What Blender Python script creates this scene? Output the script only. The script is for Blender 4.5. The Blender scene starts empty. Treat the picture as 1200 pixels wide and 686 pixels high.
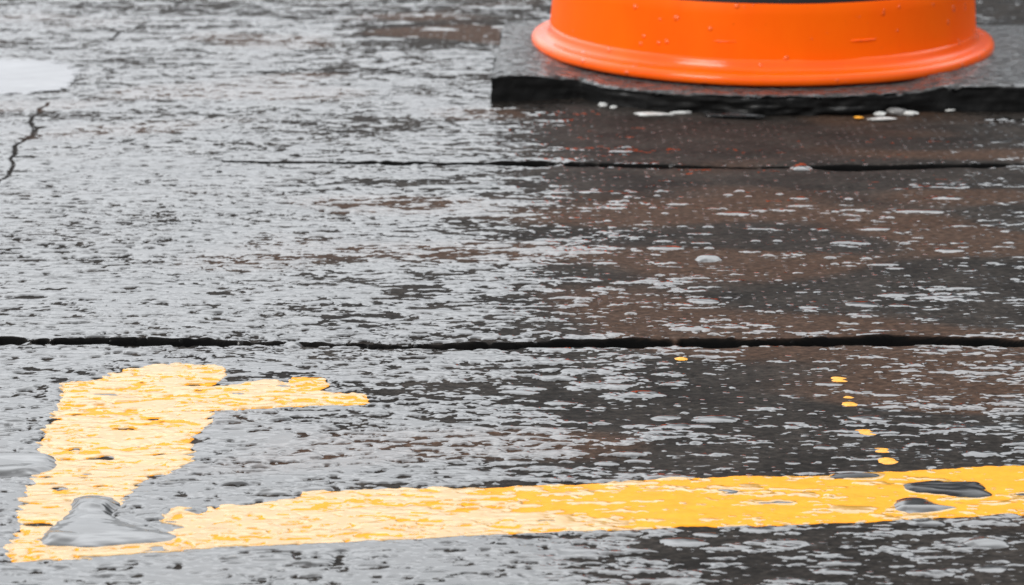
import bpy, bmesh, math, random
import numpy as np
from mathutils import Vector, noise as mnoise

random.seed(7)
R = math.radians
scn = bpy.context.scene
COL = scn.collection

# ------------------------------------------------------------------ camera figures
CAM_H = 0.46
PITCH = R(16.0)
FOC = 2706.0           # focal length in pixels of the 1200 px wide photograph
ST, CT = math.sin(PITCH), math.cos(PITCH)

def G(u, v, z=0.0):
    """point of the ground (height z) seen at photo pixel u, v"""
    yd = (v - 343.0) / FOC
    t = (CAM_H - z) / (ST + yd * CT)
    return ((u - 600.0) / FOC * t, (CT - yd * ST) * t)

# ------------------------------------------------------------------ numeric height field of the wet paving
DX = 0.001
X0, X1, Y0, Y1 = -1.25, 1.25, 0.90, 3.60
NX, NY = int(round((X1 - X0) / DX)), int(round((Y1 - Y0) / DX))
gx = X0 + np.arange(NX) * DX
gy = Y0 + np.arange(NY) * DX
GX, GY = np.meshgrid(gx.astype(np.float32), gy.astype(np.float32))
fx = np.fft.rfftfreq(NX, DX).astype(np.float32)[None, :]
fy = np.fft.fftfreq(NY, DX).astype(np.float32)[:, None]

def field(lx, ly, seed, band=0.0):
    rng = np.random.default_rng(seed)
    w = np.fft.rfft2(rng.standard_normal((NY, NX), dtype=np.float32))
    k = (fx * lx) ** 2 + (fy * ly) ** 2
    flt = np.exp(-k * 9.87 * 0.5)
    if band: flt = flt - np.exp(-k * 9.87 * 0.5 * band)
    f = np.fft.irfft2(w * flt, s=(NY, NX)).astype(np.float32)
    f -= f.mean(); f /= f.std()
    return f

def sstep(a, b, x):
    t = np.clip((x - a) / (b - a), 0, 1)
    return t * t * (3 - 2 * t)

def inv_uv(X, Y, z=0.0):
    """where a ground point falls in the photo: only used to read the colour/wetness survey"""
    d = Y * CT + (CAM_H - z) * ST
    return 600 + FOC * X / d, 343 + FOC * ((CAM_H - z) * CT - Y * ST) / d

# survey of how much standing water each patch of paving carries (points on the ground, measured)
SURV = [  # u, v, bias
 (0,20,.7),(120,20,-.1),(260,15,-.15),(400,20,-.3),(520,15,-.5),(620,15,-.5),
 (60,60,.8),(200,60,.2),(320,45,.6),(420,60,.0),(500,38,-2.2),(570,40,-2.4),(560,60,.1),
 (40,150,1.0),(150,120,1.0),(300,110,.7),(420,110,.3),(520,110,.05),(560,100,.0),
 (60,210,2.2),(200,210,2.4),(320,170,1.3),(430,165,.7),(560,160,.1),(700,160,-1.6),(900,165,-2.7),(1100,165,-2.2),(780,145,-2.6),(1000,148,-2.8),(1190,150,-.6),
 (60,260,1.9),(200,260,2.1),(300,250,1.4),(380,230,.5),(450,230,.1),(560,230,-.15),(650,240,-.5),(730,230,-1.5),(850,225,-2.4),(1000,225,-2.4),(850,270,-1.7),(1000,270,-1.7),(1120,230,-1.3),(1190,260,-1.1),
 (60,340,1.3),(200,330,1.3),(330,320,.9),(420,320,.3),(520,320,.05),(620,320,-.3),(730,330,-1.1),(760,370,-2.0),(850,330,-1.9),(1000,330,-1.3),(1120,350,-.9),
 (60,385,1.2),(200,385,1.2),(330,385,.9),(450,380,.6),(600,385,.1),(700,385,-.3),(900,380,-1.5),(1100,385,-.7),
 (40,430,1.3),(150,420,1.4),(300,420,1.0),(430,430,.6),(560,430,.1),(680,440,-.2),(780,430,-1.0),(900,430,-1.3),(1020,440,-1.4),(1110,440,-.6),(1190,430,-.4),
 (30,500,1.3),(300,510,1.3),(420,520,1.0),(520,500,.5),(620,500,.0),(720,500,-.8),(820,500,-1.3),(950,500,-1.4),(1100,500,-.6),(1190,500,-.9),
 (280,560,1.6),(400,550,1.2),(520,545,.7),(620,545,.1),(720,540,-.6),(850,545,-.9),(1000,545,-.9),(1150,535,-.6),
 (20,600,1.5),(180,600,1.7),(60,670,1.6),(200,670,1.5),(350,665,1.6),(500,660,1.4),(620,650,1.1),(720,650,.4),(800,650,-.1),(900,640,-.5),(1000,650,-.7),(1100,640,-.5),(1190,640,-.7),
 (1170,20,-1.0),(1190,60,-1.0),(900,10,-1.0),(-150,200,1.7),(-150,500,1.6),(1350,200,-1.0),(1350,500,-.8),(600,760,.9),(1000,760,-.4),
]
def survey(tab, X, Y):
    """inverse distance blend of the survey in log-range space"""
    num = np.zeros(X.shape, np.float32); den = np.zeros(X.shape, np.float32)
    lx_, ly_ = X / np.maximum(Y, .2), np.log(np.maximum(Y, .2))
    for u, v, b in tab:
        x, y = G(u, v)
        d2 = ((lx_ - x / y) / 0.035) ** 2 + ((ly_ - math.log(y)) / 0.05) ** 2
        w = 1.0 / (d2 * d2 + 0.12)
        num += w * b; den += w
    return num / den

# coarse evaluation of the survey, then enlarged
cxs = np.linspace(X0, X1, 251); cys = np.linspace(Y0, Y1, 271)
CX, CY = np.meshgrid(cxs, cys)
coarse = survey(SURV, CX, CY)
def bil(F, x, y, x0, y0, dx, dy, wrap=False):
    a = (x - x0) / dx; b = (y - y0) / dy
    i = np.floor(a).astype(np.int64); j = np.floor(b).astype(np.int64)
    fa = (a - i).astype(np.float32); fb = (b - j).astype(np.float32)
    if wrap:
        i0 = i % F.shape[1]; i1 = (i + 1) % F.shape[1]; j0 = j % F.shape[0]; j1 = (j + 1) % F.shape[0]
    else:
        i0 = np.clip(i, 0, F.shape[1] - 1); i1 = np.clip(i + 1, 0, F.shape[1] - 1)
        j0 = np.clip(j, 0, F.shape[0] - 1); j1 = np.clip(j + 1, 0, F.shape[0] - 1)
        fa = np.clip(a - i0, 0, 1).astype(np.float32); fb = np.clip(b - j0, 0, 1).astype(np.float32)
    return (F[j0, i0] * (1 - fa) + F[j0, i1] * fa) * (1 - fb) + (F[j1, i0] * (1 - fa) + F[j1, i1] * fa) * fb
bias = bil(coarse, GX, GY, X0, Y0, (X1 - X0) / 250, (Y1 - Y0) / 270)

# ---- closed outlines on the ground (signed distance, metres, + inside)
def outline(px, z=0.0): return np.array([G(u, v, z) for u, v in px])
def smooth_poly(P, n=2):
    for _ in range(n):
        Q = np.roll(P, -1, 0); P = np.stack([P * .75 + Q * .25, P * .25 + Q * .75], 1).reshape(-1, 2)
    return P
def sdist(P, X, Y):
    shp = X.shape; X = X.ravel().astype(np.float64); Y = Y.ravel().astype(np.float64)
    d2 = np.full(X.shape, 1e9); ins = np.zeros(X.shape, bool)
    for a, b in zip(P, np.roll(P, -1, 0)):
        ex, ey = b - a
        wx, wy = X - a[0], Y - a[1]
        t = np.clip((wx * ex + wy * ey) / (ex * ex + ey * ey + 1e-18), 0, 1)
        d2 = np.minimum(d2, (wx - t * ex) ** 2 + (wy - t * ey) ** 2)
        c = (a[1] > Y) != (b[1] > Y)
        if abs(ey) > 1e-12: ins ^= c & (X < a[0] + wy / ey * ex)
    return (np.where(ins, 1, -1) * np.sqrt(d2)).reshape(shp)

MARK = [(8,655),(6,661),(54,658),(125,653),(208,646),(292,642),(375,638.5),(500,633),(600,627),(667,624),(734,623),(800,619),(854,618),(946,615),(1034,611),(1092,607),(1155,604),(1200,602),(1420,593),
 (1420,534),(1300,541),(1200,546),(1155,547),(1113,549),(1029,553),(967,557),(863,559),(800,562),(755,563.5),(684,567),(634,569),(600,570),(525,572),(467,573.5),(400,577),(354,578.5),(350,585),(309,591),(267,594),(232,602),(208,599),(193,604),(190,612),(212,620),(206,627),
 (170,626),(130,616),(128,604),(145,590),(158,574),(167,562),(200,555),(222,540),(227,528),(229,512),(250,496),(247,483),(283,481),(354,477),(417,476),(434,473),(430,463.5),(400,461),(373,461),(386,452),(379,444.5),(342,444),(337,451),(313,447),(292,451),(250,453),(266,442),(267,434),(221,427),(188,428),(146,434),(125,444),(75,451),(69,475),(54,504),(46,529),(37,558),(29,583),(20,617)]
PUD = [(46,640),(48,632),(60,618),(78,604),(85,596),(82,587),(95,581),(115,581),(138,586),(143,592),(133,600),(131,606),(150,614),(185,622),(207,629),(205,635),(180,638),(150,640),(110,644),(75,643)]
BLOB_L = [(-60,540),(-20,531),(20,530),(50,531),(66,537),(67,546),(55,553),(30,558),(-20,560),(-60,556)]
BLOB_A = [(1058,572),(1062,567),(1085,565),(1110,566),(1150,565),(1153,573),(1165,581),(1148,585),(1130,583),(1100,580),(1066,578)]
BLOB_B = [(1046,594),(1052,587),(1071,584),(1086,586),(1100,593),(1125,595),(1110,599),(1092,602),(1054,602)]
BLOB_C = [(964,560),(980,557),(1004,554.5),(1031,555),(1034,560),(1000,562.5)]
BLOB_D = [(1128,637),(1140,631),(1152,628),(1168,633),(1184,638),(1165,642),(1140,642)]
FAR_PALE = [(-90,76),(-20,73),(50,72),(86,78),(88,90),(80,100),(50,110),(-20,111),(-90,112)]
EYE = [(813,304.5),(820,301.5),(830,300.5),(842,302),(847,305),(838,308),(824,308)]
BEAD1 = [(330,405),(336,401.5),(346,401),(356,404),(352,409),(340,410)]
BEAD2 = [(924,197),(930,192.5),(944,192),(953,196),(950,200),(930,200)]
BEAD3 = [(478,197),(484,193.5),(494,194),(498,198),(492,203),(482,202)]
FLAKES = [[(977,443),(984,441.5),(992,444),(990,448),(982,448)],[(991,472),(998,471.5),(1001,475),(994,477)],[(1000,506),(1008,503),(1020,503),(1025,507),(1014,511)],
          [(1024,528),(1034,526),(1042,529),(1032,531)],[(1031,541),(1037,537),(1045,538),(1049,543),(1038,544.5)],[(792,420),(799,418),(805,421),(797,423)],[(990,464),(995,463.5),(998,466),(992,467)]]

# ---- joints between the flags
def joint_center(X, pts):
    P = np.array([G(u, v) for u, v in pts])
    return np.interp(X, P[:, 0], P[:, 1])
j_a = joint_center(GX[0], [(-400,398),(0,400),(200,401),(330,403.5),(450,405.5),(600,405),(800,401.5),(1000,399),(1200,401),(1600,404)])
j_b = joint_center(GX[0], [(230,189.5),(300,191),(480,192.5),(700,194),(900,196),(1000,197),(1200,193),(1600,190)])
rng = np.random.default_rng(5)
def wob(n, L, seed):
    r = np.random.default_rng(seed).standard_normal(n); k = np.exp(-0.5 * (np.arange(-4 * L, 4 * L + 1) / L) ** 2)
    r = np.convolve(r, k, 'same'); return r / r.std()
j_a = j_a + .0011 * wob(NX, 25, 1) + .0006 * wob(NX, 7, 2)
j_b = j_b + .0013 * wob(NX, 30, 3) + .0007 * wob(NX, 8, 4)
ua = 600 + FOC * gx / 1.55; ub = 600 + FOC * gx / 2.04
hw_a = .0048 + .0019 * wob(NX, 30, 6) + .0010 * wob(NX, 9, 7) + .0012 * np.exp(-((ua - 60) / 160) ** 2)
hw_a = hw_a * np.clip(1 - .8 * np.exp(-((ua - 345) / 9) ** 2), .1, 1)
hw_b = .0058 + .0022 * wob(NX, 30, 8) + .0010 * wob(NX, 9, 9)
hw_b = np.clip(hw_b, .0030, None) * np.clip((ub - 235) / 60, 0, 1)
hw_a = np.clip(hw_a, .0022, None); hw_b = np.clip(hw_b, 0, None)
rp_ = np.random.default_rng(91)
for hw_ in (hw_a, hw_b):          # water bridges the joints here and there
    for q in rp_.uniform(-.75, .75, 10): hw_ *= 1 - rp_.uniform(.35, .9) * np.exp(-((gx - q) / rp_.uniform(.0012, .0045)) ** 2)
def groove(Y, jc, hw, depth):
    d = np.abs(Y - jc[None, :])
    prof = 1 - sstep(hw[None, :] * .72, hw[None, :] * 1.12 + 1e-5, d)     # steep walls
    lip = np.exp(-np.clip(d - hw[None, :], 0, None) / .0035) * (hw[None, :] > .001)  # rounded arris
    return prof * depth, lip, d
gA, lipA, dA = groove(GY, j_a, hw_a, .012)
gB, lipB, dB = groove(GY, j_b, hw_b, .012)
# ragged cross crack on the left
crk = [(-40,250),(0,208),(10,196),(18,186),(30,172),(40,150),(52,130),(70,110),(95,78),(125,52),(150,35),(185,18),(230,-5)]
CP = np.array([G(u, v) for u, v in crk])
cx_ = np.interp(GY[:, 0], CP[::-1, 1] if CP[0, 1] > CP[-1, 1] else CP[:, 1], CP[::-1, 0] if CP[0, 1] > CP[-1, 1] else CP[:, 0])
cx_ = cx_ + .004 * wob(NY, 25, 11) + .002 * wob(NY, 8, 12)
cw = np.clip(.0028 + .0012 * wob(NY, 22, 13), .0018, None)
cw = cw * np.clip((2.6 - GY[:, 0]) / .8, .30, 1)
cw = cw  * (GY[:, 0] > G(0, 240)[1])
dC = np.abs(GX - cx_[:, None])
gC = (1 - sstep(np.clip(cw, 0, 1)[:, None] * .5, np.clip(cw, .0002, 1)[:, None] * 1.2 + .0004, dC)) * .0022
gC *= (cw > .001)[:, None]
GRV = np.maximum(np.maximum(gA, gB), gC)

# ---- water film
n1 = field(.0165, .0040, 21); n2 = field(.0068, .0023, 22); n3 = field(.060, .020, 23); n4 = field(.0030, .0014, 24)
n5 = field(.040, .0085, 25)
s = .50 * n1 + .55 * n2 + .34 * n3 + .34 * n4 + .32 * n5
s /= s.std()
near = sstep(2.3, 1.2, GY)
def region(px, pad=.02, smooth=2):
    P = smooth_poly(outline(px), smooth)
    i0 = max(0, int((P[:, 0].min() - pad - X0) / DX)); i1 = min(NX, int((P[:, 0].max() + pad - X0) / DX))
    j0 = max(0, int((P[:, 1].min() - pad - Y0) / DX)); j1 = min(NY, int((P[:, 1].max() + pad - Y0) / DX))
    sl = (slice(j0, j1), slice(i0, i1))
    return P, sl, sdist(P, GX[sl], GY[sl]).astype(np.float32)
# dark outlines of lobes and thin breaks in the flooded parts, gathered in loose rows
c1 = field(.0150, .0046, 61); c2 = field(.0085, .0024, 62); g1 = field(.034, .016, 63); g2 = field(.020, .010, 64); g3 = field(.16, .07, 65)
mark = np.exp(-((c1 - .75) / .13) ** 2) * sstep(.15, .8, g1 + .45 * g3 + .25 * n2)
mark += np.exp(-((c2 - .9) / .24) ** 2) * sstep(.25, .9, g2 + .5 * g3)
mark += sstep(1.9, 2.3, c2 + .3 * n4) + sstep(1.75, 2.2, -n2 * .8 + .35 * g3)
c3 = field(.0060, .0018, 66)
mark += .9 * sstep(1.35, 1.8, c3 + .35 * g3) * sstep(1.35, 1.7, GY) + .8 * sstep(1.25, 1.5, GY) * np.exp(-((c3 - .8) / .3) ** 2) * sstep(.5, 1.2, g1 + .4 * g3)
nearL = (1 - sstep(1.34, 1.52, GY)) * sstep(.25, .9, bias)
_P, _sl, _d = region(MARK, smooth=0)
nearL[_sl] *= 1 - .85 * sstep(-.002, .001, _d)
mark = np.clip(mark * 1.3, 0, 1.25)
mark *= 1 - nearL * (1 - sstep(.2, .8, field(.05, .022, 67)))
brown = np.exp(-(((GX + .075) / .10) ** 4) - ((GY - G(500, 37)[1]) / (.045 + .03 * np.clip((GX + .1) / .1, -1, 1))) ** 2)
bias = bias - 3.0 * brown
sw = s * (1 - .25 * nearL) + np.where(bias > 0, bias * 1.12, bias * .95)
sw -= mark * (np.clip(bias, 0, 3) * 1.25 + 1.9) * sstep(.1, .9, bias)
sw += .9 * (lipA * (dA > hw_a[None, :])) + .8 * (lipB * (dB > hw_b[None, :]))
far_calm = 1.0

# lens-shaped drops: domed, with a dry dark crescent on one side
dome = np.zeros_like(s); dring = np.zeros_like(s)
rd = np.random.default_rng(77)
for _ in range(1500):
    y = rd.uniform(1.03, 2.9); x = rd.uniform(-1, 1) * min(1.1, .35 * y + .15)
    a = (.0040 + .0110 * rd.random() ** 2.4) * (.7 + .22 * y); b = a * rd.uniform(.30, .55)
    if x > .02 and 1.93 < y < 2.3: continue
    i0 = int((x - 2 * a - X0) / DX); i1 = int((x + 2 * a - X0) / DX) + 2; j0 = int((y - 2.2 * b - Y0) / DX); j1 = int((y + 2.2 * b - Y0) / DX) + 2
    if i0 < 0 or j0 < 0 or i1 >= NX or j1 >= NY: continue
    sl_ = (slice(j0, j1), slice(i0, i1))
    ex = (GX[sl_] - x) / a; ey = (GY[sl_] - y) / b
    q = np.sqrt(ex ** 2 + ey ** 2) + .10 * n2[sl_]
    th = np.arctan2(ey, ex) - rd.choice([-1.57, -1.57, -.6, 0, 1.57]) + rd.normal(0, .3)
    dome[sl_] = np.maximum(dome[sl_], np.sqrt(np.clip(1 - q * q, 0, 1)) * a * .11)
    dring[sl_] = np.maximum(dring[sl_], np.exp(-((q - 1.24) / .20) ** 2) * sstep(-.1, .7, np.cos(th)))
for _ in range(900):          # crescents where drops have run together on the flooded near paving
    y = rd.uniform(1.03, 1.55); x = rd.uniform(-.42, .12)
    a = .0025 + .0060 * rd.random() ** 1.8; b = a * rd.uniform(.28, .5)
    i0 = int((x - 2 * a - X0) / DX); i1 = int((x + 2 * a - X0) / DX) + 2; j0 = int((y - 2.4 * b - Y0) / DX); j1 = int((y + 2.4 * b - Y0) / DX) + 2
    sl_ = (slice(j0, j1), slice(i0, i1))
    if bias[sl_].mean() < .3: continue
    ex = (GX[sl_] - x) / a; ey = (GY[sl_] - y) / b
    q = np.sqrt(ex ** 2 + ey ** 2) + .12 * n2[sl_]
    th = np.arctan2(ey, ex) - rd.choice([-1.2, -.5, .1, 1.2, 1.7]) + rd.normal(0, .3)
    cr = np.exp(-((q - 1.1) / .30) ** 2) * sstep(.0, .8, np.cos(th))
    dring[sl_] = np.maximum(dring[sl_], 1.35 * cr * np.minimum(1, .75 + .5 * rd.random()))
sw -= dring * np.clip(sw + 1.0, 0, 5) * 1.3
# regions kept calm / shaped
calm = np.zeros_like(s)
for px in (PUD, BLOB_L, BLOB_A, BLOB_B, BLOB_C, BLOB_D, EYE):
    P, sl, d = region(px); calm[sl] = np.maximum(calm[sl], sstep(-.002, .001, d))
for px in (BEAD1, BEAD2, BEAD3):
    P, sl, d = region(px); calm[sl] = np.maximum(calm[sl], sstep(-.001, .001, d))
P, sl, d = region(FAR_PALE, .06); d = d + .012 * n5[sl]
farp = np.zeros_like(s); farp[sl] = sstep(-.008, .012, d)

FILM_H = .00125
def film(sw, k=.95):
    p = np.clip(sw + .1, 0, None)
    return FILM_H * (1 - np.exp(-p / k)) * (1 + .12 * np.tanh(sw))
W = film(sw) * (1 - nearL) + film(sw, .5) * .8 * nearL
W = np.maximum(W, dome + .7 * W)
# ripples carried by the fully flooded parts: small crescent-shaped lips
rip = field(.0120, .0026, 31, band=1.8)
rip2 = field(.0060, .0018, 32, band=1.8)
rmask = sstep(.9, 2.1, rip + .0) + .6 * sstep(1.2, 2.3, rip2)
flood = sstep(.2, 1.4, bias)
W = W + FILM_H * .55 * rmask * flood * (sstep(1.9, 1.2, GY) * .75 + .35)
# droplets standing on the drier parts
NR = 5200
rx = rng.uniform(-1.0, 1.0, NR); ry = rng.uniform(1.0, 3.2, NR); rr = .0006 + .0011 * rng.random(NR) ** 3 * 1.8
for x, y, r in zip(rx, ry, rr):
    r = r * (0.75 + .25 * y)
    i0 = int((x - 2.6 * r - X0) / DX); i1 = int((x + 2.6 * r - X0) / DX) + 2; j0 = int((y - 1.5 * r - Y0) / DX); j1 = int((y + 1.5 * r - Y0) / DX) + 2
    if x > .03 and 1.93 < y < 2.3 and r > .0007: continue
    if i0 < 0 or j0 < 0 or i1 >= NX or j1 >= NY: continue
    q = 1 - ((GX[j0:j1, i0:i1] - x) / (r * 1.7)) ** 2 - ((GY[j0:j1, i0:i1] - y) / r) ** 2
    W[j0:j1, i0:i1] = np.maximum(W[j0:j1, i0:i1], np.where(q > 0, np.sqrt(np.clip(q, 0, 1)) * r * .55, 0))
wetcut = 1
stone = .00030 * field(.030, .012, 41) + .00009 * field(.0045, .003, 42) + .00005 * field(.002, .0015, 43)
swell = .0004 * field(.11, .05, 44)
WET = sstep(-.12, .10, sw)
WET = np.maximum(WET, sstep(.00015, .0005, W) )
dark_dry = sstep(-1.7, -2.3, bias)
_P, _sl, _d = region(MARK, smooth=0)
W[_sl] *= 1 - .45 * sstep(-.002, .001, _d)
Z = swell + stone * (1 - .75 * WET) + W
Z = Z * (1 - calm) + (swell + .00035) * calm
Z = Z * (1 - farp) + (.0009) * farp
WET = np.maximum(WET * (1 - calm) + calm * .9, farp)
WET = np.clip(WET, 0, 1)
Z -= lipA * .0012 * (dA >= hw_a[None, :] * .8) + lipB * .0012 * (dB >= hw_b[None, :] * .8)
Z -= GRV
WET = WET * (1 - sstep(.0002, .0012, GRV))
GRVn = np.maximum(1 - sstep(hw_a[None, :] * 1.12, hw_a[None, :] * 1.12 + .0015, dA), (1 - sstep(hw_b[None, :] * 1.1, hw_b[None, :] * 1.1 + .002, dB)) * (hw_b[None, :] > .0008)).astype(np.float32)
if True:
    gcr = np.clip(gC / .004, 0, 1); GRVn = np.maximum(GRVn, gcr * .3)
RED = sstep(.3, 1.3, 2.5 * brown + field(.12, .05, 51) + 2.1 * np.exp(-((GX - .25) / .19) ** 2 - ((GY - 1.68) / .33) ** 2)
            + 2.2 * np.exp(-((GX + .07) / .12) ** 2 - ((GY - G(540,38)[1]) / .035) ** 2) - .3)
del n3, rip, rip2, lipA, lipB, gA, gB, gC, dC

# ------------------------------------------------------------------ grid lines of the ground sheet
def lines_x():
    a = [0.0]
    while a[-1] < .80: a.append(a[-1] + (.0007 if a[-1] < .30 else .0012))
    st = .0014
    while a[-1] < 400: st *= 1.035; a.append(a[-1] + st)
    a = np.array(a); return np.concatenate([-a[:0:-1], a])
def lines_y():
    a = [1.02]; seams = (G(600,403)[1], G(600,194)[1])
    while a[-1] < 3.15:
        y = a[-1]; st = .00072 * (y / 1.1) ** 1.5
        if min(abs(y - q) for q in seams) < .016: st = .0008
        a.append(y + st)
    st = .004
    while a[-1] < 600: st *= 1.035; a.append(a[-1] + st)
    b = [1.02]; st = .0008
    while b[-1] > -300: st *= 1.045; b.append(b[-1] - st)
    return np.array(b[:0:-1] + a)
LX, LY = lines_x(), lines_y()
MX, MY = np.meshgrid(LX, LY)
def sample(F): return bil(F, MX, MY, X0, Y0, DX, DX, wrap=True)
fade = (1 - sstep(1.0, 2.4, np.abs(MX))) * (1 - sstep(3.3, 5.0, MY)) * sstep(.0, .9, MY)
inside = (np.abs(MX) < 1.2) & (MY > .92) & (MY < 3.55)
MZ = sample(Z) * fade
# the joints must not repeat outside the surveyed area: replace by plain film there
MG = sample(GRVn) * inside
MZ = np.where(inside, MZ, sample(W) * fade * .6)
MW = sample(WET); MW = MW * fade + .5 * (1 - fade)
MR = sample(RED.astype(np.float32))
# flood level used for the shader outside the survey
NXm, NYm = len(LX), len(LY)

def grid_mesh(name, XX, YY, ZZ, mask=None, attrs={}):
    ny, nx = XX.shape
    co = np.stack([XX, YY, ZZ], -1).reshape(-1, 3).astype(np.float32)
    idx = np.arange(nx * ny).reshape(ny, nx)
    q = np.stack([idx[:-1, :-1], idx[:-1, 1:], idx[1:, 1:], idx[1:, :-1]], -1).reshape(-1, 4)
    if mask is not None:
        q = q[mask.reshape(-1)]
        used = np.unique(q); remap = np.full(nx * ny, -1, np.int64); remap[used] = np.arange(len(used))
        q = remap[q]; co = co[used]
    me = bpy.data.meshes.new(name)
    me.vertices.add(len(co)); me.vertices.foreach_set('co', co.ravel())
    me.loops.add(q.size); me.loops.foreach_set('vertex_index', q.ravel().astype(np.int32))
    me.polygons.add(len(q)); me.polygons.foreach_set('loop_start', (np.arange(len(q)) * 4).astype(np.int32))
    me.update(calc_edges=True)
    me.polygons.foreach_set('use_smooth', np.ones(len(q), bool))
    for k, A in attrs.items():
        A = A.reshape(-1).astype(np.float32)
        if mask is not None: A = A[used]
        at = me.attributes.new(k, 'FLOAT', 'POINT'); at.data.foreach_set('value', A)
    o = bpy.data.objects.new(name, me); COL.objects.link(o)
    return o
def tag(o, label=None, cat=None, group=None, kind=None):
    if label: o['label'] = label
    if cat: o['category'] = cat
    if group: o['group'] = group
    if kind: o['kind'] = kind
    return o
def obj_from_bm(name, bm, mat, parent=None, smooth=True):
    me = bpy.data.meshes.new(name); bm.to_mesh(me); bm.free()
    for p in me.polygons: p.use_smooth = smooth
    if mat: me.materials.append(mat)
    o = bpy.data.objects.new(name, me); COL.objects.link(o)
    if parent: o.parent = parent
    return o

# ------------------------------------------------------------------ materials
class NT:
    def __init__(s, name):
        s.m = bpy.data.materials.new(name); s.m.use_nodes = True; s.t = s.m.node_tree; s.t.nodes.clear()
        s.out = s.n('ShaderNodeOutputMaterial')
    def n(s, typ, **kw):
        nd = s.t.nodes.new(typ)
        for k, v in kw.items():
            if k.startswith('i_'):
                nd.inputs[k[2:].replace('_', ' ')].default_value = v
            else: setattr(nd, k, v)
        return nd
    def l(s, a, b): s.t.links.new(a, b)
    def ramp(s, fac, stops):
        r = s.n('ShaderNodeValToRGB'); s.l(fac, r.inputs[0]); e = r.color_ramp.elements
        while len(e) < len(stops): e.new(.5)
        for el, (p, c) in zip(e, stops): el.position = p; el.color = (*c, 1)
        return r.outputs[0]
    def noise(s, vec, scale, detail=3, rough=.5):
        nd = s.n('ShaderNodeTexNoise'); nd.inputs['Scale'].default_value = scale; nd.inputs['Detail'].default_value = detail
        nd.inputs['Roughness'].default_value = rough; s.l(vec, nd.inputs['Vector']); return nd.outputs['Fac']
    def mapped(s, sc):
        tc = s.n('ShaderNodeNewGeometry'); mp = s.n('ShaderNodeMapping'); mp.inputs['Scale'].default_value = sc
        s.l(tc.outputs['Position'], mp.inputs[0]); return mp.outputs[0]
    def mixc(s, f, a, b, mode='MIX'):
        nd = s.n('ShaderNodeMix', data_type='RGBA', blend_type=mode)
        for sock, v in ((nd.inputs[0], f), (nd.inputs[6], a), (nd.inputs[7], b)):
            if isinstance(v, tuple): sock.default_value = (*v, 1)
            elif isinstance(v, (int, float)): sock.default_value = v
            else: s.l(v, sock)
        return nd.outputs[2]
    def math(s, op, a, b=0.0, clamp=False):
        nd = s.n('ShaderNodeMath', operation=op, use_clamp=clamp)
        for sock, v in zip(nd.inputs, (a, b)):
            if isinstance(v, (int, float)): sock.default_value = v
            else: s.l(v, sock)
        return nd.outputs[0]
    def attr(s, name): return s.n('ShaderNodeAttribute', attribute_name=name).outputs['Fac']
    def bump(s, h, strength, dist=.001):
        b = s.n('ShaderNodeBump'); b.inputs['Strength'].default_value = strength; b.inputs['Distance'].default_value = dist
        s.l(h, b.inputs['Height']); return b.outputs[0]

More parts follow.
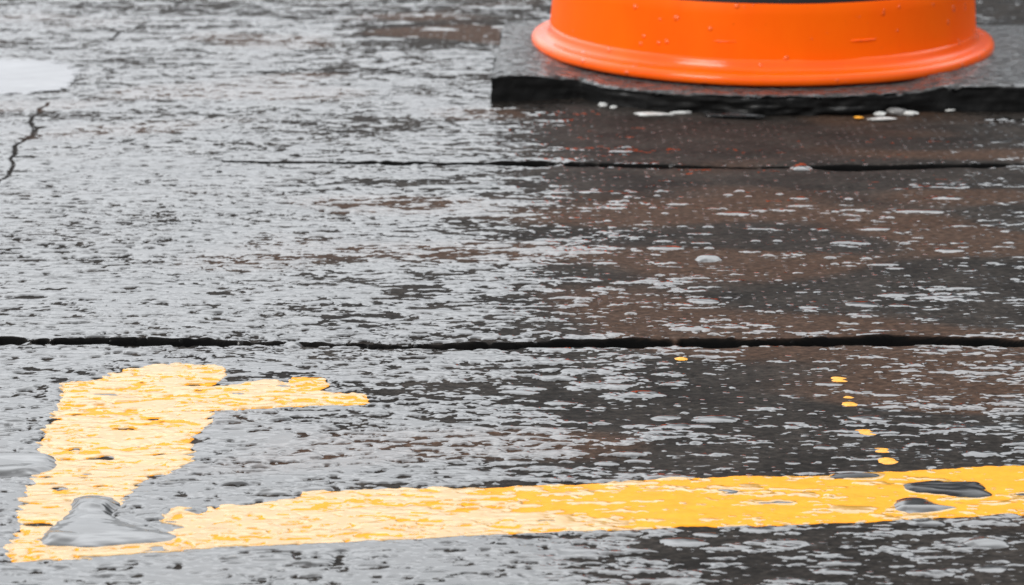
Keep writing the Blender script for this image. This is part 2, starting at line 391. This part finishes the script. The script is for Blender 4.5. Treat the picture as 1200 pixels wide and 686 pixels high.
WATER_IOR = 2.25
def wet_surface(name, dry_col, wet_col, dry_rough=.65, dry_spec=.04, bumps=.35, film_bump=.10):
    """damp body with a mirror-smooth film of water wherever the 'wet' attribute says so"""
    k = NT(name); col_dry, col_wet = dry_col(k), wet_col(k)
    v = k.mapped((1, 1, 1)); va = k.mapped((1, 2.2, 1))
    fine = k.noise(v, 900, 4, .65); mid = k.noise(va, 220, 3, .6)
    hb = k.math('ADD', fine, mid)
    d = k.n('ShaderNodeBsdfPrincipled'); k.l(col_dry, d.inputs['Base Color'])
    d.inputs['Roughness'].default_value = dry_rough; d.inputs['Specular IOR Level'].default_value = dry_spec
    k.l(k.bump(hb, bumps, .0006), d.inputs['Normal'])
    w = k.n('ShaderNodeBsdfPrincipled'); k.l(col_wet, w.inputs['Base Color'])
    w.inputs['Roughness'].default_value = .045; w.inputs['IOR'].default_value = WATER_IOR
    rr_ = k.n('ShaderNodeMapRange'); rr_.inputs[1].default_value = .45; rr_.inputs[2].default_value = .75; rr_.inputs[3].default_value = .035; rr_.inputs[4].default_value = .20; k.l(k.noise(va, 35, 4, .6), rr_.inputs[0]); k.l(rr_.outputs[0], w.inputs['Roughness'])
    rp = k.noise(va, 120, 2, .5)
    k.l(k.bump(rp, film_bump, .0008), w.inputs['Normal'])
    mx = k.n('ShaderNodeMixShader')
    wa = k.attr('wet')
    br = k.math('MULTIPLY', k.math('SUBTRACT', k.noise(va, 420, 3, .6), .5), .7)
    f = k.n('ShaderNodeMapRange'); f.inputs[1].default_value = .35; f.inputs[2].default_value = .65
    k.l(k.math('ADD', k.math('SUBTRACT', wa, k.math('MULTIPLY', k.attr('joint'), 2.0)), br), f.inputs[0])
    vo = k.n('ShaderNodeTexVoronoi', voronoi_dimensions='2D'); vo.inputs['Scale'].default_value = 210; k.l(k.mapped((.6, 1.25, 1)), vo.inputs['Vector'])
    sc = k.n('ShaderNodeSeparateColor'); k.l(vo.outputs['Color'], sc.inputs[0])
    rad = k.math('MULTIPLY', k.math('MAXIMUM', k.math('SUBTRACT', sc.outputs[0], .72), 0.0), 1.2)
    q = k.math('DIVIDE', vo.outputs['Distance'], k.math('MAXIMUM', rad, .001))
    cap = k.math('SQRT', k.math('MAXIMUM', k.math('SUBTRACT', 1.0, k.math('MULTIPLY', q, q)), 0.0))
    capm = k.math('MULTIPLY', k.math('GREATER_THAN', cap, .02), k.math('SUBTRACT', 1.0, k.attr('joint')))
    bw = k.n('ShaderNodeBsdfPrincipled'); k.l(col_wet, bw.inputs['Base Color']); bw.inputs['Roughness'].default_value = .06; bw.inputs['IOR'].default_value = WATER_IOR
    k.l(k.bump(k.math('MULTIPLY', cap, rad), .7, .0025), bw.inputs['Normal'])
    dm = k.n('ShaderNodeMixShader'); k.l(capm, dm.inputs[0]); k.l(d.outputs[0], dm.inputs[1]); k.l(bw.outputs[0], dm.inputs[2]); d = dm
    k.l(f.outputs[0], mx.inputs[0]); k.l(d.outputs[0], mx.inputs[1]); k.l(w.outputs[0], mx.inputs[2])
    k.l(mx.outputs[0], k.out.inputs[0])
    return k.m
def stone_col(mul):
    def f(k):
        v = k.mapped((1, 1.6, 1)); a = k.noise(v, 14, 5, .6); b = k.noise(v, 160, 4, .7)
        c = k.ramp(a, [(.3, (.013*mul, .0115*mul, .0103*mul)), (.7, (.040*mul, .034*mul, .0295*mul))])
        c = k.mixc(k.math('MULTIPLY', k.attr('rust'), .55), c, (.088*mul, .048*mul, .030*mul))
        c = k.mixc(1.0, c, k.ramp(b, [(.3, (.38, .38, .38)), (.52, (1, 1, 1)), (.72, (1.9, 1.85, 1.8))]), 'MULTIPLY')
        return k.mixc(k.attr('joint'), c, (.004, .004, .004))
    return f
M_PAVE = wet_surface('wet_stone', stone_col(1.0), stone_col(.6))
def paint_col(mul, gm=1.0):
    def f(k):
        v = k.mapped((1, 2.5, 1)); a = k.noise(v, 60, 4, .6); b = k.noise(v, 600, 3, .7)
        c = k.ramp(a, [(.3, (.84*mul, .34*mul*gm, .006*mul)), (.7, (.96*mul, .42*mul*gm, .008*mul))])
        g = k.ramp(b, [(.22, (.45, .36, .3)), (.36, (1, 1, 1))])
        return k.mixc(.6, c, g, 'MULTIPLY')
    return f
M_PAINT = wet_surface('yellow_road_paint', paint_col(.93, .92), paint_col(.54, 1.18), dry_rough=.5, dry_spec=.15, bumps=.2)

def simple(name, col, rough=.4, spec=.5, ior=1.5, coat=0, nscale=80, var=.15, bump=.1, stretch=(1, 1, 1), bdist=.001):
    k = NT(name); v = k.mapped(stretch); a = k.noise(v, nscale, 5, .6)
    lo = tuple(c * (1 - var) for c in col); hi = tuple(min(1, c * (1 + var)) for c in col)
    p = k.n('ShaderNodeBsdfPrincipled'); k.l(k.ramp(a, [(.3, lo), (.7, hi)]), p.inputs['Base Color'])
    p.inputs['Roughness'].default_value = rough; p.inputs['Specular IOR Level'].default_value = spec; p.inputs['IOR'].default_value = ior
    p.inputs['Coat Weight'].default_value = coat; p.inputs['Coat Roughness'].default_value = .08
    if bump: k.l(k.bump(k.noise(v, nscale * 3, 3), bump, bdist), p.inputs['Normal'])
    k.l(p.outputs[0], k.out.inputs[0]); k.p = p
    return k.m
M_WATER = simple('standing_water', (.035, .033, .031), rough=.03, ior=WATER_IOR, nscale=40, var=.3, bump=.04)
M_TAR = simple('black_wet_tar', (.010, .010, .010), rough=.05, ior=1.45, nscale=60, bump=.15)
M_PALE = simple('pale_grey_water', (.16, .165, .17), rough=.06, ior=WATER_IOR, nscale=30, var=.2, bump=.02)
M_FLAKE = simple('yellow_flake', (.90, .36, .01), rough=.4, nscale=400, var=.2, bump=.2)
M_PEBBLE = simple('pale_pebble', (.52, .52, .50), rough=.25, coat=.5, nscale=250, var=.25, bump=.3)
M_GPEB = simple('grey_pebble', (.16, .155, .15), rough=.25, coat=.5, nscale=250, var=.35, bump=.3)

# ------------------------------------------------------------------ ground
pave = grid_mesh('pavement', MX, MY, MZ, attrs={'wet': MW, 'joint': MG, 'rust': MR})
pave.data.materials.append(M_PAVE); tag(pave, kind='structure')

def subgrid(x0, x1, y0, y1):
    i0, i1 = np.searchsorted(LX, (x0, x1)); j0, j1 = np.searchsorted(LY, (y0, y1))
    return (slice(j0, j1), slice(i0, i1))
def cellmask(v):
    return v[:-1, :-1] | v[1:, :-1] | v[:-1, 1:] | v[1:, 1:]

# painted line: follows the ground sheet, dives under it outside its outline
PM = outline(MARK)
sl = subgrid(PM[:, 0].min() - .01, PM[:, 0].max() + .01, PM[:, 1].min() - .01, PM[:, 1].max() + .01)
mx_, my_ = MX[sl], MY[sl]
sd = sdist(PM, mx_, my_)
bl = lambda F: bil(F, mx_, my_, X0, Y0, DX, DX, wrap=True)
rag1, rag2, rag3 = bl(n1), bl(n2), bl(n4)
sF = bl(s)
um, vm = inv_uv(mx_, my_)
leftish = 1 - sstep(150, 420, um)
edge = sd + .0004 * rag2 + .0003 * rag3 + leftish * (.0011 * rag1 + .0010 * rag2) + sstep(240, 520, um)*0
# worn holes in the left arm, streaked edges
worn = .0040 - .006 * sstep(1.35, 2.3, -(.7 * rag1 + .55 * rag2)) * leftish - .005 * sstep(2.2, 2.9, rag1 * .8 + rag2 * .6)
strip = sstep(45, 12, um + (vm - 560) * .28) * sstep(570, 600, vm)         # broken flaking strip at the lower left corner
edge = np.minimum(edge, worn - strip * .004 * (1 + rag2))
lift = np.clip(edge * .5, -.0012, .00045)
zz = MZ[sl] + lift
vis = edge > -.0022
mk = grid_mesh('painted_line', mx_, my_, zz, cellmask(vis), {'wet': MW[sl], 'joint': MG[sl], 'rust': MR[sl]})
mk.data.materials.append(M_PAINT)
tag(mk, 'worn yellow painted line with a hooked corner at its left end on wet paving', 'road marking')

def blob(name, px, mat, height, shoulder, label=None, cat=None, group=None, wob_amp=.0006, base=.0006, kind=None, step=.0007, uneven=.0):
    P = smooth_poly(outline(px), 2)
    x = np.arange(P[:, 0].min() - .004, P[:, 0].max() + .004, step); y = np.arange(P[:, 1].min() - .004, P[:, 1].max() + .004, step)
    XX, YY = np.meshgrid(x, y); d = sdist(P, XX, YY)
    b2 = lambda F: bil(F, XX, YY, X0, Y0, DX, DX, wrap=True)
    d = d + wob_amp * b2(n2)
    z0 = b2(swell) + base
    zz = z0 + height * np.where(d > 0, 1 - np.exp(-np.clip(d, 0, 1) / shoulder), np.clip(d, -.003, 0) / shoulder) + uneven * np.clip(b2(g2), -.7, 2) * sstep(0, .006, d)
    o = grid_mesh(name, XX, YY, zz, cellmask(d > -.0022)); o.data.materials.append(mat)
    tag(o, label, cat, group, kind); return o
blob('water_blob', PUD, M_WATER, .0036, .006, 'largest grey splash of standing water inside the corner of the yellow line', 'puddle', uneven=.0010)
blob('water_blob', BLOB_L, M_WATER, .0026, .005, 'rounded grey blob of water at the left edge beside the yellow corner', 'puddle', uneven=.0006)
blob('water_blob', BLOB_A, M_TAR, .0022, .003, 'upper, longer black patch of liquid on the right part of the yellow line', 'puddle', uneven=.0005)
blob('water_blob', BLOB_B, M_WATER, .0020, .003, 'lower, shorter black and grey patch of liquid on the right part of the yellow line', 'puddle', uneven=.0005)
blob('water_blob', BLOB_C, M_TAR, .0012, .002, 'thin black sliver on the upper edge of the yellow line', 'puddle', uneven=.0006)
blob('water_blob', BLOB_D, M_WATER, .0030, .006, 'grey mound of water below the yellow line near the lower right corner', 'puddle')
M_WHITE = simple('pale_wet_glare', (.22, .22, .23), rough=.22, ior=1.6, nscale=25, var=.12, bump=.08, stretch=(1, 2.5, 1))  # pale base stands in for the bright sky reflected in this puddle
blob('glare_patch', FAR_PALE, M_WHITE, .0004, .004, 'wet patch on the paving at the far left edge, bright sky glare put into its pale colour', 'wet patch', wob_amp=.005, base=.0016, step=.0015)
blob('water_drop', EYE, M_WATER, .0028, .003, 'single large pale drop on the brown flagstone between the two joints', 'water drop')
blob('water_drop', BEAD1, M_WATER, .0030, .003, 'round drop bridging the long near joint above the yellow corner', 'water drop', base=-.0005)
blob('water_drop', BEAD2, M_WATER, .0035, .004, 'pale drop bridging the far joint below the orange drum', 'water drop', base=-.0005)
blob('water_drop', BEAD3, M_WATER, .0035, .004, 'pale drop at the far joint left of the orange drum', 'water drop', base=-.0005)
FL = ['topmost yellow fleck of the row above the line, wedge shaped', 'small yellow fleck midway down the row of flecks', 'largest oval yellow fleck in the row above the line',
      'faint thin yellow fleck below the large oval one', 'lowest yellow fleck, just above the yellow line', 'lone tiny yellow fleck just below the near joint', 'tiniest yellow speck of the row, between the wedge and the midway fleck']
for px, lb in zip(FLAKES, FL):
    pc = np.mean(px, 0); px = [tuple(pc + (np.array(q) - pc) * np.array((.85, .55))) for q in px]
    blob('paint_fleck', px, M_FLAKE, .0003, .0012, lb, 'paint fleck', 'yellow paint flecks on the paving', wob_amp=.0013, base=.0008, step=.0005)

# ------------------------------------------------------------------ rough base slab under the drum
T = .021
def slab():
    def tz(u): return T + .0075 * float(1 - sstep(600., 700., u)) + .005 * float(sstep(1060., 1110., u))
    front = [G(u, v, tz(u)) for u, v in [(576,88),(640,88.5),(682,91.5),(706,100),(760,106),(880,111.5),(1000,110.5),(1060,107),(1105,101),(1200,99.5),(1300,98),(1380,97)]]
    fxs, fys = zip(*front)
    xl_f, yl_f = front[0]; xl_b, yl_b = G(592, 30, .0285)
    xr = .735
    yb = yl_b + .02
    L = 9
    nU, nV = 300, 210
    us = np.linspace(0, 1, nU); vs = np.linspace(0, 1, nV)
    bm_co = []
    for jj in range(-L, nV + L):
        for ii in range(-L, nU + L):
            i = min(max(ii, 0), nU - 1); j = min(max(jj, 0), nV - 1)
            lev = max(0, -ii, -jj, ii - nU + 1, jj - nV + 1)      # 0 on top .. L at ground
            x = xl_f + (xr - xl_f) * us[i]
            yf = float(np.interp(x, fxs, fys))
            y = yf + (yb - yf) * vs[j]
            x += (xl_b - xl_f) * vs[j] * (1 - us[i])
            TT = tz(600 + x / 2.30 * FOC) ; z = TT * (1 - lev / L)
            p = Vector((x, y, z))
            # distance to rim on the top, for rounding
            n = mnoise.noise(p * 28) ; n2_ = mnoise.noise(p * 95 + Vector((9, 2, 5))); n3_ = mnoise.noise(p * 330)
            ox = oy = oz = 0
            if lev:
                out = (n * .0035 + n2_ * .0018 + n3_ * .0006)
                lay = .0045 * mnoise.noise(Vector((x * 14, lev * .75, 3))) + .003 * mnoise.noise(Vector((x * 60, lev * 1.3, 8)))     # layered, delaminated edge
                mid = math.exp(-((x - .26) / .12) ** 2)
                if jj < 0: oy = -(out + lay * (.35 + 1.2 * mid))
                if jj > nV - 1: oy = out
                if ii < 0: ox = -out
                if ii > nU - 1: ox = out
            db = min(abs(y - yf), abs(x - xl_f))
            oz = (.0007 * n + .0007 * n2_ + .0006 * n3_) * (1 if lev < L else 0)
            if lev == 0: oz -= .0016 * math.exp(-db / .002) + .009 * max(0, n2_ + .5 * n - .12) * math.exp(-db / .007)
            if lev == L: z -= .002
            bm_co.append((x + ox, y + oy, z + oz))
    W_ = nU + 2 * L; H_ = nV + 2 * L
    A = np.array(bm_co).reshape(H_, W_, 3)
    o = grid_mesh('base_slab', A[..., 0], A[..., 1], A[..., 2])
    return o
k = NT('rough_black_slab')
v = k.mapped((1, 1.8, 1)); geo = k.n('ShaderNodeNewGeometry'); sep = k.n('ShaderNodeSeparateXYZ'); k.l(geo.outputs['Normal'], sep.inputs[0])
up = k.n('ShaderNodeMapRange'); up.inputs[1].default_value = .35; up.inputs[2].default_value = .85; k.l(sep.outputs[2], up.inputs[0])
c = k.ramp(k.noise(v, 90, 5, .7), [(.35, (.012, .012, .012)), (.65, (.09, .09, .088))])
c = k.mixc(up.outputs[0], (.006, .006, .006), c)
d = k.n('ShaderNodeBsdfPrincipled'); k.l(c, d.inputs['Base Color']); d.inputs['Roughness'].default_value = .55; d.inputs['Specular IOR Level'].default_value = .15
k.l(k.bump(k.noise(v, 260, 4, .7), .6, .0015), d.inputs['Normal'])
w = k.n('ShaderNodeBsdfPrincipled'); k.l(c, w.inputs['Base Color']); w.inputs['Roughness'].default_value = .10; w.inputs['IOR'].default_value = 1.8
k.l(k.bump(k.noise(v, 240, 4, .65), .55, .0016), w.inputs['Normal'])
mr = k.n('ShaderNodeMapRange'); mr.inputs[1].default_value = .46; mr.inputs[2].default_value = .53; k.l(k.noise(v, 70, 5, .7), mr.inputs[0])
mx = k.n('ShaderNodeMixShader'); k.l(k.math('MULTIPLY', mr.outputs[0], up.outputs[0]), mx.inputs[0]); k.l(d.outputs[0], mx.inputs[1]); k.l(w.outputs[0], mx.inputs[2]); k.l(mx.outputs[0], k.out.inputs[0])
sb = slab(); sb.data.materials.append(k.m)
tag(sb, 'rough wet black slab with a broken front edge under the orange drum', 'base slab')

# ------------------------------------------------------------------ orange drum
DC = Vector((*G(891.5, 53, T), T + .0012))
ROUT = .248
DS = 1.0153
DC.y = 2.269 + ROUT * DS
DC.x = (891.5 - 600) / FOC * (DC.y * CT + (CAM_H - T) * ST)
root = bpy.data.objects.new('traffic_drum', None); root.location = DC; root.scale = (DS,) * 3; COL.objects.link(root)
tag(root, 'large bright orange plastic traffic drum with flared foot standing on the black slab', 'traffic drum')
def lathe(prof, seg=256, dent=0.0):
    bm = bmesh.new(); rings = []
    for r, z in prof:
        ring = []
        for i in range(seg):
            a = 2 * math.pi * i / seg
            rr_ = r + dent * mnoise.noise(Vector((math.cos(a) * 2, math.sin(a) * 2, z * 9))) 
            ring.append(bm.verts.new((rr_ * math.cos(a), rr_ * math.sin(a), z)))
        rings.append(ring)
    for a, b in zip(rings, rings[1:]):
        for i in range(seg):
            bm.faces.new((a[i], a[(i + 1) % seg], b[(i + 1) % seg], b[i]))
    return bm
def plastic(name, lo, hi, rough=.32, spec=.45, bp=.12):
    k = NT(name); v = k.mapped((1, 1, 1))
    c = k.ramp(k.noise(k.mapped((1, 1, .35)), 14, 6, .65), [(.3, lo), (.7, hi)])
    c = k.mixc(k.math('MULTIPLY', k.math('GREATER_THAN', k.noise(k.mapped((1, 1, 2.5)), 75, 5, .7), .70), .45), c, (.32, .10, .04))
    sp = k.ramp(k.noise(v, 130, 3, .6), [(.22, (.55, .45, .4)), (.30, (1, 1, 1))])
    p = k.n('ShaderNodeBsdfPrincipled'); k.l(k.mixc(.7, c, sp, 'MULTIPLY'), p.inputs['Base Color'])
    rg = k.n('ShaderNodeMapRange'); rg.inputs[3].default_value = rough - .06; rg.inputs[4].default_value = rough + .1; k.l(k.noise(v, 40, 4), rg.inputs[0]); k.l(rg.outputs[0], p.inputs['Roughness'])
    p.inputs['Specular IOR Level'].default_value = spec
    vo = k.n('ShaderNodeTexVoronoi'); vo.inputs['Scale'].default_value = 120; k.l(v, vo.inputs['Vector'])
    sc = k.n('ShaderNodeSeparateColor'); k.l(vo.outputs['Color'], sc.inputs[0])
    rad = k.math('MAXIMUM', k.math('MULTIPLY', k.math('SUBTRACT', sc.outputs[0], .86), 3.2), .001)
    q = k.math('DIVIDE', vo.outputs['Distance'], rad)
    cap = k.math('MULTIPLY', k.math('SQRT', k.math('MAXIMUM', k.math('SUBTRACT', 1.0, k.math('MULTIPLY', q, q)), 0.0)), rad)
    b1 = k.n('ShaderNodeBump'); b1.inputs['Strength'].default_value = 1; b1.inputs['Distance'].default_value = .004; k.l(cap, b1.inputs['Height'])
    b2 = k.n('ShaderNodeBump'); b2.inputs['Strength'].default_value = bp; b2.inputs['Distance'].default_value = .001; k.l(k.noise(v, 70, 4, .6), b2.inputs['Height']); k.l(b1.outputs[0], b2.inputs['Normal'])
    k.l(b2.outputs[0], p.inputs['Normal'])
    wetb = k.math('GREATER_THAN', cap, .01)
    p.inputs['Coat Roughness'].default_value = .04; k.l(k.math('MULTIPLY', wetb, .8), p.inputs['Coat Weight']); k.l(b1.outputs[0], p.inputs['Coat Normal']); k.l(p.outputs[0], k.out.inputs[0]); return k.m
M_OR = plastic('orange_plastic', (.95, .105, .0005), (.985, .135, .001), rough=.42, spec=.07)
M_FOOT = plastic('orange_foot_plastic', (.94, .100, .001), (.98, .130, .002), rough=.12, spec=.35, bp=.04)
M_BLK = plastic('black_band_and_added_cap', (.010, .010, .011), (.016, .016, .017), rough=.45)
body = [(.2285,.0215),(.2276,.030),(.2262,.045),(.2240,.066),(.2233,.0765),(.2222,.0782)]
obj_from_bm('body', lathe(body, dent=.0012), M_OR, root)
foot = [(.236,0),(.2460,.0004),(.2482,.0022),(.2490,.0048),(.2487,.0078),(.2472,.0104),(.2444,.0119),(.2400,.0124),(.2345,.0127),(.2320,.0134),(.2303,.0162),(.2292,.0195),(.2284,.0235),(.2255,.0235)]
obj_from_bm('foot_flange', lathe(foot, dent=.0016), M_FOOT, root)
obj_from_bm('black_band_and_added_cap', lathe([(.2218,.0775),(.2222,.081),(.2150,.118),(.205,.146),(.188,.166),(.160,.180),(.120,.188),(.0005,.190)]), M_BLK, root)  # cap above the lower edge is made up, low and black for dark reflections
hb = bmesh.new()
for i in range(25):      # carrying handle on the cap
    a = math.pi * i / 24
    for q in range(10):
        b = 2 * math.pi * q / 10
        hb.verts.new(((.055 + .008 * math.cos(b)) * math.cos(a), .012 * math.sin(b), .186 + (.038 + .008 * math.cos(b)) * math.sin(a)))
hb.verts.ensure_lookup_table()
for i in range(24):
    for q in range(10): hb.faces.new([hb.verts[i*10+q], hb.verts[i*10+(q+1)%10], hb.verts[(i+1)*10+(q+1)%10], hb.verts[(i+1)*10+q]])
obj_from_bm('handle', hb, M_BLK, root)
# little moulded ribs low on the body
def ridge(ang, wid, z, th):
    bm = bmesh.new(); n = 14
    r0 = .2272
    rows = []
    for q in range(-4, 5):
        row = []
        for i in range(n + 1):
            a = ang + (i / n - .5) * wid / r0
            e = math.sqrt(max(0, 1 - (q / 4) ** 2)) * math.sqrt(max(0, 1 - (2 * i / n - 1) ** 4))
            r = r0 - (z - .026) * .06 - .0006 + th * e
            row.append(bm.verts.new((r * math.cos(a), r * math.sin(a), z + q * .00035)))
        rows.append(row)
    for a, b in zip(rows, rows[1:]):
        for i in range(n): bm.faces.new((a[i], a[i + 1], b[i + 1], b[i]))
    return bm
def ang_at(u):
    x = (u - 891.5) / 247 * .2275; return -math.pi / 2 + math.asin(max(-1, min(1, x / .2275)))
for u, wd in ((827, .026), (978, .030)):
    obj_from_bm('moulded_rib', ridge(ang_at(u), wd, .0405, .0022), M_FOOT, root)

# ------------------------------------------------------------------ pebbles and scraps in front of the slab
def pebble(name, u, v, wpx, hpx, mat, label, flat=.35, seed=0, z=.001, cat='pebble', group='pebbles in front of the slab', point=0.0):
    x, y = G(u, v); dist = y / CT
    w = wpx / FOC * dist * .5; h = w * flat
    dpt = max(h, (hpx / FOC * dist * .5) * 1.6)
    bm = bmesh.new(); bmesh.ops.create_icosphere(bm, subdivisions=4, radius=1)
    for vv in bm.verts:
        p = vv.co.copy(); n = mnoise.noise(p * 1.6 + Vector((seed * 7.1, seed * 3.3, 0))) * .28 + mnoise.noise(p * 4 + Vector((0, seed * 5, 1))) * .08
        p *= 1 + n
        taper = 1 - point * max(0, p.x) ** 2
        vv.co = Vector((p.x * w, p.y * dpt * taper, p.z * h * taper))
    o = obj_from_bm(name, bm, mat); o.location = (x, y, z + h * .35); o.rotation_euler = (0, 0, (seed % 5 - 2) * .12)
    tag(o, label, cat, group); return o
pebble('stone_flake', 766, 136, 44, 9, M_PEBBLE, 'widest pale flake lying before the slab, pointed on its right', flat=.10, seed=1, point=.55)
pebble('pebble', 706.5, 125.5, 11, 6, M_PEBBLE, 'leftmost small white pebble at the foot of the slab', flat=.55, seed=2)
pebble('pebble', 719, 128, 9, 5, M_PEBBLE, 'tiny white pebble, second from the left at the foot of the slab', flat=.5, seed=3)
pebble('pebble', 798, 134.5, 24, 4, M_PEBBLE, 'thin pale pebble against the slab right of the widest flake', flat=.2, seed=4)
pebble('pebble', 1051, 134, 22, 10, M_GPEB, 'dark grey pebble, largest at the right front of the slab', flat=.45, seed=5)
pebble('pebble', 1067, 135.5, 17, 6, M_PEBBLE, 'pale pebble touching the right side of the dark grey one', flat=.35, seed=6)
pebble('pebble', 1031, 136, 14, 6, M_PEBBLE, 'rounded white pebble left of the dark grey one', flat=.42, seed=7)
pebble('stone_flake', 1033, 141.5, 34, 5, M_PEBBLE, 'long thin pale flake in front of the dark grey pebble', flat=.12, seed=8, point=.3)
pebble('pebble', 1113, 131, 13, 4, M_PEBBLE, 'rightmost small pale pebble at the foot of the slab', flat=.3, seed=9)
pebble('paint_fleck', 1006, 139.5, 11, 4, M_FLAKE, 'yellow fleck beside the pebbles in front of the slab', flat=.25, seed=10, cat='paint fleck', group='yellow paint flecks on the paving')
pebble('stone_sliver', 862, 138.5, 70, 7, M_TAR, 'long black sliver broken off the slab, lying in front of it', flat=.10, seed=11, cat='stone sliver', group=None)

# ------------------------------------------------------------------ sky
w = bpy.data.worlds.new('World'); scn.world = w; w.use_nodes = True
t = w.node_tree; t.nodes.clear()
def N(typ): return t.nodes.new(typ)
out = N('ShaderNodeOutputWorld'); bg = N('ShaderNodeBackground'); t.links.new(bg.outputs[0], out.inputs[0]); bg.inputs[1].default_value = .1
SUN_EL, SUN_AZ = R(33), R(-140)      # azimuth measured from +Y towards +X
sky = N('ShaderNodeTexSky'); sky.sky_type = 'NISHITA'; sky.sun_disc = False; sky.sun_elevation = SUN_EL; sky.sun_rotation = SUN_AZ; sky.dust_density = 4
def M(op, a, b=0.0, cl=False):
    nd = N('ShaderNodeMath'); nd.operation = op; nd.use_clamp = cl
    for sck, v in zip(nd.inputs, (a, b)):
        if isinstance(v, (int, float)): sck.default_value = v
        else: t.links.new(v, sck)
    return nd.outputs[0]
def MR_(v, a, b, c_, d_):
    nd = N('ShaderNodeMapRange'); nd.interpolation_type = 'SMOOTHSTEP'
    for q, x in enumerate((a, b, c_, d_)): nd.inputs[q + 1].default_value = x
    t.links.new(v, nd.inputs[0]); return nd.outputs[0]
tc = N('ShaderNodeTexCoord'); sp = N('ShaderNodeSeparateXYZ'); t.links.new(tc.outputs['Generated'], sp.inputs[0])
x_, y_, z_ = sp.outputs
el = M('ARCSINE', z_); az = M('ARCTAN2', x_, y_)
nz = N('ShaderNodeTexNoise'); nz.inputs['Scale'].default_value = 2.2; nz.inputs['Detail'].default_value = 5; t.links.new(tc.outputs['Generated'], nz.inputs[0])
nzf = M('SUBTRACT', nz.outputs['Fac'], .5)
front = MR_(y_, -.3, .5, 0, 1)
LOW = N('ShaderNodeValue'); LOW.outputs[0].default_value = 1.0
# bright overcast, brightest low in front on the left
left = MR_(M('ADD', az, M('MULTIPLY', nzf, .12)), R(-1), R(9.5), 1, 0)
lowf = MR_(el, R(35), R(75), 1, 0)
bright = M('ADD', .78, M('MULTIPLY', M('MULTIPLY', front, lowf), M('MULTIPLY', left, 1.32)))
bright = M('ADD', bright, M('MULTIPLY', MR_(x_, -.75, 0, 1, 0), .35))
mid = M('MULTIPLY', M('MULTIPLY', front, MR_(el, R(22), R(34), 0, 1)), M('SUBTRACT', 2.1, left))
bright = M('ADD', bright, mid)
# sky darkened low ahead on the right, added to keep reflections there dark
low_dim = M('MULTIPLY', M('MULTIPLY', front, M('SUBTRACT', 1, left)), MR_(M('ADD', el, M('MULTIPLY', nzf, .3)), R(15), R(24), 1, 0))
bright = M('MULTIPLY', bright, M('SUBTRACT', 1, M('MULTIPLY', low_dim, .75)))
haze = MR_(el, R(8), R(14.5), .44, 1)
bright = M('MULTIPLY', bright, M('ADD', M('MULTIPLY', haze, front), M('SUBTRACT', 1, front)))
bright = M('MULTIPLY', bright, M('ADD', 1, M('MULTIPLY', nzf, .35)))
bright = M('MULTIPLY', bright, MR_(el, R(-2), R(1), .25, 1))
cc = N('ShaderNodeCombineColor')
t.links.new(M('MULTIPLY', bright, 9.7), cc.inputs[0]); t.links.new(M('MULTIPLY', bright, 10.0), cc.inputs[1]); t.links.new(M('MULTIPLY', bright, 10.35), cc.inputs[2])
mxw = N('ShaderNodeMix'); mxw.data_type = 'RGBA'; mxw.inputs[0].default_value = .9
t.links.new(sky.outputs[0], mxw.inputs[6]); t.links.new(cc.outputs[0], mxw.inputs[7]); t.links.new(mxw.outputs[2], bg.inputs[0])

sd_ = bpy.data.lights.new('sun', 'SUN'); sd_.energy = 1.7; sd_.angle = R(25); sd_.color = (1, .97, .93)
so = bpy.data.objects.new('sun', sd_); COL.objects.link(so)
dirv = Vector((math.sin(SUN_AZ) * math.cos(SUN_EL), math.cos(SUN_AZ) * math.cos(SUN_EL), math.sin(SUN_EL)))
so.rotation_euler = dirv.to_track_quat('Z', 'Y').to_euler(); so.location = dirv * 5

# ------------------------------------------------------------------ camera
cd = bpy.data.cameras.new('camera'); cam = bpy.data.objects.new('camera', cd); COL.objects.link(cam)
cam.location = (0, 0, CAM_H); cam.rotation_euler = (R(90) - PITCH, 0, 0)
cd.sensor_width = 36; cd.lens = FOC / 1200 * 36; cd.clip_end = 2000; cd.clip_start = .02
cd.dof.use_dof = True; cd.dof.focus_distance = 1.45; cd.dof.aperture_fstop = 16
scn.camera = cam
scn.view_settings.view_transform = 'Standard'; scn.view_settings.look = 'None'; scn.view_settings.exposure = 0
scn.cycles.max_bounces = 5
